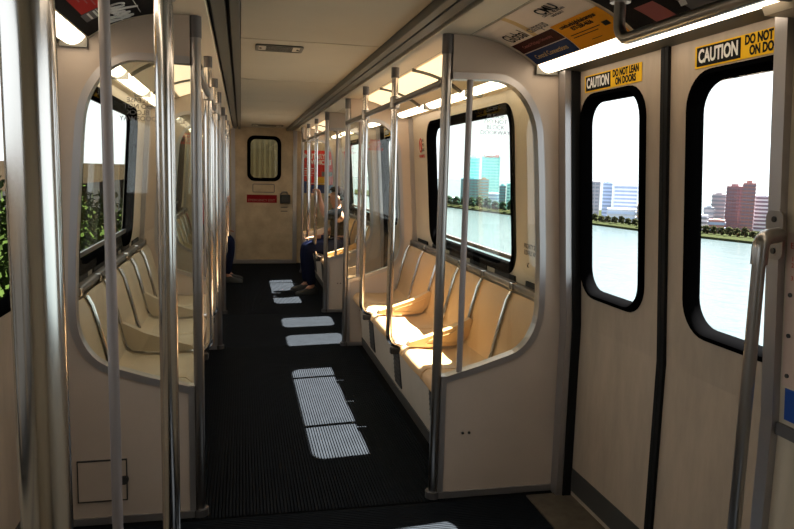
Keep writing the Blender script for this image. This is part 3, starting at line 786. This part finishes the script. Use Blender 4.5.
# ------------------------------------------------------------------ people
def skin_mesh(joints, edges, m, sub=2, root=0):
    me = bpy.data.meshes.new('sk'); names = list(joints)
    me.from_pydata([joints[k_][0] for k_ in names], [(names.index(a), names.index(b)) for a, b in edges], [])
    o = bpy.data.objects.new('sk', me); COL.objects.link(o)
    md = o.modifiers.new('s', 'SKIN'); md.use_smooth_shade = True
    sv = me.skin_vertices[0].data
    for i, k_ in enumerate(names):
        r = joints[k_][1]; sv[i].radius = r if isinstance(r, tuple) else (r, r); sv[i].use_root = (i == root)
    sb = o.modifiers.new('u', 'SUBSURF'); sb.levels = sub; sb.render_levels = sub
    out = bpy.data.meshes.new_from_object(o.evaluated_get(bpy.context.evaluated_depsgraph_get()))
    bpy.data.objects.remove(o)
    out.materials.clear(); out.materials.append(M[m])
    for p in out.polygons: p.use_smooth = True; p.material_index = 0
    return out
def add_hand(bm_list, wrist, d, palm_n, curl):
    """five finger chains: returns list of joint chains"""
def person(name, label, loc, j, shirt, pants, hairm, sleeves, hands):
    t = thing(name, label, 'person', loc)
    off = Vector(loc)
    J = {k_: ((Vector(p)-off), r) for k_, (p, r) in j.items()}
    base = [('pelvis', 'belly'), ('belly', 'chest'), ('chest', 'neck0'), ('neck0', 'neck'), ('neck', 'head'), ('head', 'crown'),
            ('chest', 'shl'), ('shl', 'ell'), ('ell', 'wrl'), ('wrl', 'pal'), ('chest', 'shr'), ('shr', 'elr'), ('elr', 'wrr'), ('wrr', 'par'),
            ('pelvis', 'hil'), ('hil', 'knl'), ('knl', 'anl'), ('anl', 'tol'), ('pelvis', 'hir'), ('hir', 'knr'), ('knr', 'anr'), ('anr', 'tor')]
    # body with fingers
    JB = dict(J); E_ = list(base)
    for pl, wr, fing in hands:
        for fi, ch in enumerate(fing):
            prev = pl
            for q, pt in enumerate(ch):
                nm = '%s_f%d_%d' % (pl, fi, q); JB[nm] = (Vector(pt)-off, .009-.0012*q); E_.append((prev, nm)); prev = nm
    body = link('body', skin_mesh(JB, E_, 'skin'), t)
    def sub(keys, grow, m, nm, parent=t):
        k2 = [k_ for k_ in keys]
        JJ = {k_: (J[k_][0], tuple(r+grow for r in J[k_][1]) if isinstance(J[k_][1], tuple) else J[k_][1]+grow) for k_ in k2}
        EE = [(a, b) for a, b in base if a in JJ and b in JJ]
        return link(nm, skin_mesh(JJ, EE, m), parent)
    sub(['pelvis', 'belly', 'chest', 'neck0', 'shl', 'shr']+sleeves, .014, shirt, 'shirt')
    sub(['pelvis', 'hil', 'knl', 'anl', 'hir', 'knr', 'anr'], .013, pants, 'trousers')
    for a in ('l', 'r'):
        pa, pt = J['an'+a][0], J['to'+a][0]; d = (pt-pa); d.z = 0; d = d.normalized() if d.length > 1e-4 else Vector((-1, 0, 0)); sd_ = Vector((-d.y, d.x, 0))
        L = []
        g = Vector((pa.x, pa.y, -off.z))
        for q, (u, w, h) in enumerate(((-.07, .030, .06), (-.05, .040, .09), (.02, .043, .10), (.09, .046, .065), (.16, .045, .05), (.195, .025, .035))):
            c = g+d*u
            L.append([c+sd_*w+Vector((0, 0, .002)), c+sd_*w+Vector((0, 0, h*.6)), c+sd_*w*.5+Vector((0, 0, h)), c-sd_*w*.5+Vector((0, 0, h)), c-sd_*w+Vector((0, 0, h*.6)), c-sd_*w+Vector((0, 0, .002))])
        part('shoe', loops3d(NB(), L, True, True, True), 'shoe', t, True)
    # head details
    hc = J['head'][0]; fw = (Vector(j['face'][0])-Vector(j['head'][0])); fw.z = 0; fw.normalize(); sdv = Vector((-fw.y, fw.x, 0))
    bm = NB(); bmesh.ops.create_icosphere(bm, subdivisions=3, radius=1)
    for v in bm.verts:
        d = v.co.copy(); p = hc+Vector((0, 0, .045))+fw*(d.x*.102-.018)+sdv*(d.y*.086)+Vector((0, 0, d.z*.098))
        v.co = p
    # trim the hair cap away from the face
    kill = [v for v in bm.verts if (v.co-hc).dot(fw) > .035 and v.co.z < hc.z+.085 or v.co.z < hc.z-.045]
    bmesh.ops.delete(bm, geom=kill, context='VERTS')
    part('hair', bm, hairm, t, True)
    for e in (-1, 1):
        bm = NB(); bmesh.ops.create_icosphere(bm, subdivisions=1, radius=.011)
        for v in bm.verts: v.co += hc+fw*.086+sdv*e*.032+Vector((0, 0, .018))
        part('eye', bm, 'hair', t, True)
        bm = NB(); bmesh.ops.create_icosphere(bm, subdivisions=2, radius=.03)
        for v in bm.verts: v.co = hc+fw*(v.co.x*.7-.005)+sdv*(e*.083+v.co.y*.3)+Vector((0, 0, v.co.z))
        part('ear', bm, 'skin', t, True)
    bm = NB(); tube(bm, [hc+fw*.085+Vector((0, 0, .02)), hc+fw*.112+Vector((0, 0, -.015)), hc+fw*.085+Vector((0, 0, -.025))], [.008, .014, .012], 8); part('nose', bm, 'skin', t, True)
    part('mouth', T([hc+fw*.088+sdv*.022+Vector((0, 0, -.05)), hc+fw*.095+Vector((0, 0, -.052)), hc+fw*.088-sdv*.022+Vector((0, 0, -.05))], .005, 6), 'print_red', t, True)
    return t
def grip_fingers(c, inward, side, r=.024):
    """four fingers and a thumb wrapped round a vertical pole centred at c (palm comes from `side`)"""
    c = Vector(c); a = Vector(side).normalized(); b = Vector((-a.y, a.x, 0)); out = []
    for q in range(4):
        z = .028-.019*q; ch = []
        for ang in (60, 115, 165, 205):
            t_ = math.radians(ang); ch.append(c+(a*math.cos(t_)+b*math.sin(t_))*(r+.010)+Vector((0, 0, z)))
        out.append(ch)
    ch = []
    for ang in (-50, -100, -145):
        t_ = math.radians(ang); ch.append(c+(a*math.cos(t_)+b*math.sin(t_))*(r+.012)+Vector((0, 0, .035)))
    out.append(ch)
    return out
def rest_fingers(p, d, n=(0, 0, -1)):
    p = Vector(p); d = Vector(d).normalized(); s_ = d.cross(Vector(n)).normalized(); nn = Vector(n); out = []
    for q in range(4):
        o_ = p+s_*(-.03+.02*q); ln = (.07, .08, .078, .06)[q]
        out.append([o_+d*.03, o_+d*(.03+ln*.5)+nn*.006, o_+d*(.03+ln)+nn*.024])
    out.append([p-s_*.035+d*.0, p-s_*.055+d*.03+nn*.008, p-s_*.055+d*.055+nn*.016])
    return out
# passenger in black: sits on the far river-side bench, facing the aisle
py = 8.30
pole = (.503, 8.15)
j = {'pelvis': ((.80, py, .585), (.150, .110)), 'belly': ((.815, py, .72), (.135, .105)), 'chest': ((.80, py, .885), (.155, .115)), 'neck0': ((.775, py, 1.0), .060), 'neck': ((.765, py, 1.04), .052),
     'head': ((.75, py-.01, 1.125), (.080, .092)), 'crown': ((.757, py-.01, 1.20), (.068, .078)), 'face': ((.64, py-.03, 1.10), .01),
     'shl': ((.785, py-.175, .955), .060), 'ell': ((.60, py-.22, .93), .043), 'wrl': ((.555, py-.13, 1.10), .030), 'pal': ((.545, 8.165, 1.185), (.034, .022)),
     'shr': ((.80, py+.175, .955), .060), 'elr': ((.76, py+.235, .74), .043), 'wrr': ((.62, py+.14, .655), .032), 'par': ((.555, py+.11, .655), (.036, .022)),
     'hil': ((.77, py-.095, .565), .085), 'knl': ((.415, py-.11, .545), .064), 'anl': ((.47, py-.13, .09), .042), 'tol': ((.40, py-.15, .05), .03),
     'hir': ((.77, py+.095, .565), .085), 'knr': ((.40, py+.12, .545), .064), 'anr': ((.44, py+.13, .09), .042), 'tor': ((.37, py+.14, .05), .03)}
person('person', 'seated passenger in black shirt and dark jeans reaching up to hold a pole', (.75, py, 0), j, 'shirt_black', 'jeans', 'hair', ['ell', 'elr'],
       [('pal', 'wrl', grip_fingers((pole[0], pole[1], 1.19), None, (1, .15, 0))), ('par', 'wrr', rest_fingers((.52, py+.11, .65), (-1, 0, 0)))])
# passenger in red: far tree-side bench
py = 9.215
pole = (-.503, 9.10)
j = {'pelvis': ((-.82, py, .58), (.14, .105)), 'belly': ((-.79, py, .71), (.13, .10)), 'chest': ((-.775, py, .90), (.15, .11)), 'neck0': ((-.77, py, 1.02), .058), 'neck': ((-.765, py, 1.065), .048),
     'head': ((-.755, py, 1.155), (.080, .090)), 'crown': ((-.76, py, 1.235), (.068, .078)), 'face': ((-.65, py, 1.155), .01),
     'shr': ((-.765, py-.165, .97), .056), 'elr': ((-.60, py-.215, .86), .041), 'wrr': ((-.555, py-.155, .99), .028), 'par': ((-.545, 9.105, 1.05), (.032, .02)),
     'shl': ((-.765, py+.165, .97), .056), 'ell': ((-.745, py+.22, .74), .041), 'wrl': ((-.60, py+.13, .655), .03), 'pal': ((-.56, py+.10, .655), (.034, .02)),
     'hil': ((-.79, py+.09, .565), .08), 'knl': ((-.46, py+.10, .545), .062), 'anl': ((-.51, py+.10, .09), .04), 'tol': ((-.44, py+.11, .05), .03),
     'hir': ((-.79, py-.09, .565), .08), 'knr': ((-.46, py-.10, .545), .062), 'anr': ((-.515, py-.11, .09), .04), 'tor': ((-.45, py-.12, .05), .03)}
person('person', 'seated passenger in red top holding a pole near the end door', (-.76, py, 0), j, 'shirt_red', 'jeans', 'hair', ['ell', 'elr'],
       [('par', 'wrr', grip_fingers((pole[0], pole[1], 1.055), None, (-1, .05, 0))), ('pal', 'wrl', rest_fingers((-.53, py+.10, .65), (1, 0, 0)))])
# bag on the seat by the passenger in red
t = thing('hand_bag', 'dark brown bag lying on the tree-side seat beside the passenger in red', 'bag', (-.78, 8.765, .456))
bm = NB(); L = []
for q, (z, a, b) in enumerate(((0, .15, .10), (.03, .17, .12), (.12, .165, .11), (.20, .14, .07), (.225, .12, .04))):
    L.append([(b*math.copysign(abs(math.cos(k_*PI/8))**.6, math.cos(k_*PI/8)), a*math.copysign(abs(math.sin(k_*PI/8))**.6, math.sin(k_*PI/8)), z) for k_ in range(16)])
part('pouch', loops3d(bm, L, True, True, True), 'bag_brown', t, True)
part('strap', T([(0, .09*math.cos(q*PI/10), .21+.09*math.sin(q*PI/10)) for q in range(11)], .008, 8), 'dark', t, True)

# ------------------------------------------------------------------ outside
HW = 28.5                                     # water level below the car floor
tag(part('water', B(14, 3000, -400, 3500, -HW-1, -HW), 'water'), 'pale rippled blue river water outside the windows', None, None, 'structure')
tag(part('ground', B(-600, 14, -300, 900, -10.2, -9.8), 'street'), 'grey street level below the elevated track', None, None, 'structure')
# beam of the elevated track below the car
tag(part('guideway', B(-1.2, 1.2, -40, 120, -1.6, -.9), 'concrete'), 'concrete track beam under the car', None, None, 'structure')
# far shore
import math as _m
def azd(az, dist): a = _m.radians(az); return CX+dist*_m.sin(a), dist*_m.cos(a)
sh = []
for az, el in ((9, -1.9), (16.32, -2.72), (21.7, -3.22), (27.93, -3.72), (31.67, -4.05), (35.66, -4.32), (38.84, -4.50), (50, -5.0)):
    D = (HW+1.45)/_m.tan(_m.radians(-el)); sh.append((azd(az, D), az, D))
bm = NB(); L0, L1, L2 = [], [], []
for (p, az, D) in sh:
    q = azd(az, D+6); b = None
    L0.append((p[0], p[1], -HW-.5)); L1.append((p[0], p[1], -HW+1.2)); L2.append((q[0], q[1], -HW+2.0))
loops3d(bm, [L0, L1, L2, [(*azd(az, D+170), -HW+2.2) for (p, az, D) in sh]], closed=False)
tag(part('far_shore', bm, 'grass'), 'grassy far river bank with seawall', None, None, 'structure')
def shoreD(az):
    for (a, b) in zip(sh, sh[1:]):
        if a[1] <= az <= b[1]:
            t_ = (az-a[1])/(b[1]-a[1]); return a[2]+(b[2]-a[2])*t_
    return sh[-1][2]
def bldg(label, az0, az1, el_top, back, body, win, bands, name='office_tower', el_bot=None, group=None, vertical=0, depth=None, roof=True, sign=None):
    azc = (az0+az1)/2; D = shoreD(azc)+back; x, y = azd(azc, D)
    w = 2*D*_m.tan(_m.radians(az1-az0)/2); dp = depth or w*.8; zb = -HW+2; zt = 1.45+D*_m.tan(_m.radians(el_top))
    t = thing(name, label, 'building', (x, y, zb), -_m.radians(azc), group)
    h = zt-zb
    part('body', B(-w/2, w/2, 0, dp, 0, h), body, t)
    if bands:
        bm = NB(); fh = h/(bands+.5)
        for q in range(bands):
            z = fh*(q+.55); box(bm, -w/2+w*.03, w/2-w*.03, -.35, dp*.97, z, z+fh*.5); box(bm, -w/2-.35, w/2+.35, dp*.05, dp*.95, z, z+fh*.5)
        part('window_band', bm, win, t)
    if vertical:
        bm = NB()
        for q in range(vertical+1):
            xx = -w/2+w*q/vertical; box(bm, xx-w*.018, xx+w*.018, -.7, .1, 0, h)
        part('mullion', bm, body, t)
    if roof:
        part('roof_plant', B(-w*.25, w*.2, dp*.2, dp*.7, h, h+h*.05), body, t)
    if sign:
        text('roof_sign', sign, h*.075, 'print_red', t, (x-_m.cos(_m.radians(azc))*0, y-.8, zt+h*.0), (_m.cos(_m.radians(azc)), -_m.sin(_m.radians(azc)), 0), (0, 0, 1), .3, bold=.15)
    return t
bldg('tall pale teal glass tower with red roof lettering', 19.15, 20.55, 1.42, 90, 'b_teal', 'b_teal_win', 16, vertical=6, sign='CAESARS')
bldg('slimmer teal tower left of the lettered tower on the far bank', 18.05, 18.95, 1.30, 110, 'b_teal', 'b_teal_win', 14, vertical=4)
bldg('dark teal and brown slab block in front of the teal towers', 17.55, 19.0, -.38, 45, 'b_dteal', 'b_slate', 9, vertical=5)
bldg('brown-sided slab block attached below the lettered tower', 19.0, 19.75, -.40, 48, 'b_brown', 'b_dteal', 9)
bldg('low pale block under the lettered tower', 19.8, 20.6, -1.5, 40, 'b_white', 'b_white_win', 4, name='low_building')
bldg('narrow dark slate tower between trees on the far bank', 20.62, 21.1, -.85, 40, 'b_dteal', 'b_slate', 8)
bldg('blue-green slab with rounded corner next to the slate tower', 21.2, 22.4, -.65, 50, 'b_teal', 'b_dteal', 8, vertical=5)
bldg('long low pale pavilion on the far bank', 15.6, 17.2, -1.95, 30, 'b_white', 'b_white_win', 2, name='low_building')
bldg('dark brick apartment slab left of the white office block', 26.2, 28.35, -.32, 60, 'b_grey', 'b_slate', 9, vertical=6)
bldg('bluish glass office tower joined to the white block', 28.6, 29.25, -.36, 45, 'b_blue', 'b_white_win', 10, depth=5)
bldg('broad white office block with dark window bands', 29.42, 31.15, -.55, 52, 'b_white', 'b_white_win', 9)
bldg('low white podium before the white office block', 29.0, 31.1, -2.4, 27, 'b_white', 'b_blue', 2, name='low_building', depth=12)
bldg('small orange brick house block by the white office block', 31.2, 31.9, -1.95, 40, 'b_brown', 'b_slate', 3, name='low_building')
bldg('wide dark red brick tower with tan window bands', 37.35, 38.4, -.40, 60, 'b_red', 'b_darkwin', 12, vertical=6)
bldg('taller red brick tower slab beside the wide dark one', 38.4, 39.2, -.14, 55, 'b_redlit', 'b_darkwin', 13, vertical=3)
bldg('grey stepped tower left of the red brick towers', 36.4, 37.3, -1.0, 70, 'b_grey', 'b_slate', 8)
bldg('small pale house block left of the grey stepped tower', 35.5, 36.2, -2.6, 30, 'b_white', 'b_slate', 3, name='low_building')
bldg('low red brick block below the brick towers', 36.3, 37.4, -2.9, 20, 'b_redlit', 'b_white_win', 2, name='low_building')
bldg('low dark block by the stepped grey tower', 35.9, 36.6, -2.0, 45, 'b_slate', 'b_grey', 4, name='low_building')
bldg('striped white tower right of the red brick towers', 39.25, 40.2, -1.0, 70, 'b_white', 'b_darkwin', 9)
# trees
def blob(bm, c, r, sub=1, jit=.25):
    g = bmesh.ops.create_icosphere(bm, subdivisions=sub, radius=1)
    for v in g['verts']:
        k_ = r*(1+random.uniform(-jit, jit)); v.co = Vector(c)+Vector((v.co.x*k_, v.co.y*k_, v.co.z*k_*.85))
def far_tree(az, back, rw, h, m, label, group):
    D = shoreD(az)+back; x, y = azd(az, D); t = thing('shore_tree', label, 'tree', (x, y, -HW+1.9), 0, group)
    part('trunk', T([(0, 0, 0), (0, 0, h*.5)], rw*.12, 6), 'bark', t)
    bm = NB()
    for q in range(8):
        a = q*2.4; g = bmesh.ops.create_icosphere(bm, subdivisions=2, radius=1); c = Vector((rw*.5*_m.cos(a), rw*.5*_m.sin(a), h*(.24+.085*q)))
        for v in g['verts']:
            k_ = 1+random.uniform(-.22, .22); v.co = c+Vector((v.co.x*rw*.45*k_, v.co.y*rw*.45*k_, v.co.z*h*.20*k_))
    part('crown', bm, m, t)
for a0, a1, st, hr, m, lab, grp in ((16.0, 22.3, .62, (7, 11), 'leaf_teal', 'bushy green tree on the far bank before the teal towers', 'trees before the teal towers'),
                                    (26.6, 32.3, .50, (3.8, 5.5), 'leaf_far', 'small olive tree on the far bank before the white office block', 'trees before the white office block'),
                                    (34.6, 40.0, .52, (3.4, 5.2), 'leaf_far', 'small olive tree on the far bank before the red brick towers', 'trees before the brick towers')):
    az = a0
    while az < a1:
        D = shoreD(az); far_tree(az, 9+random.random()*3, D*_m.radians(st)*.58, random.uniform(*hr), m, lab, grp); az += st
# tree side: elevated roadway, trees
t = thing('elevated_road', 'tan concrete elevated roadway outside the tree-side windows', 'bridge', (-24, 40, -9.8))
part('deck', B(-3, 3, -90, 140, 8.6, 10.9), 'concrete', t)
part('parapet', B(2.7, 3.0, -90, 140, 10.9, 11.3), 'concrete', t)
for yy in range(-80, 141, 22): part('column', B(-1, 1, yy-.9, yy+.9, 0, 8.6), 'concrete', t)
def leaf_tree(x, y, h, r, label):
    t = thing('leafy_tree', label, 'tree', (x, y, -9.8), 0, 'trees outside the tree-side windows')
    part('trunk', T([(0, 0, 0), (.1, .05, h*.45), (0, .1, h*.8)], [.25, .18, .08], 8), 'bark', t)
    bm = NB()
    for q in range(3200):
        a = random.uniform(0, 2*PI); u = random.uniform(-1, 1); rr = random.random()**.33
        lump = 1+.22*_m.sin(3*a+y)*_m.cos(4*u+x)
        p = Vector((rr*r*lump*_m.cos(a)*_m.sqrt(1-u*u), rr*r*lump*_m.sin(a)*_m.sqrt(1-u*u), h*.66+rr*h*.36*u*lump))
        d = Vector((random.gauss(0, 1), random.gauss(0, 1), random.gauss(0, 1))).normalized(); e = d.cross(Vector((.3, .5, .8))).normalized(); sz = random.uniform(.12, .24)
        bm.faces.new([bm.verts.new(p+d*sz), bm.verts.new(p+e*sz*.5), bm.verts.new(p-d*sz), bm.verts.new(p-e*sz*.5)])
    o = part('foliage', bm, 'leaf', t); o['kind'] = 'stuff'
for i, (x, y, h, r) in enumerate(((-9.6, 27, 10.2, 2.4), (-5.4, 26, 8.8, 1.7), (-7.2, 32, 9.3, 2.0), (-10.2, 36, 9.0, 2.2), (-6.6, 40, 8.9, 2.0), (-9.8, 46, 9.3, 2.3), (-8.6, 20, 9.6, 2.2), (-13.5, 42, 9.6, 2.2))):
    leaf_tree(x, y, h, r, 'leafy green tree standing between the car and the elevated roadway')
# coupled car beyond the end door
t = thing('coupled_car_end', 'ribbed gold-olive end of the coupled car seen through the end door window', 'rail car', (0, 12.0, 0))
part('end_panel', B(-1.15, 1.15, 0, .05, -.1, 2.6), 'car_gold', t)
for q in range(15): part('rib', B(-.9+q*.085, -.9+q*.085+.035, -.03, 0, 0, 2.4), 'car_gold', t)
part('blue_stripe', B(.40, .62, -.035, 0, 0, 2.4), 'car_blue', t)
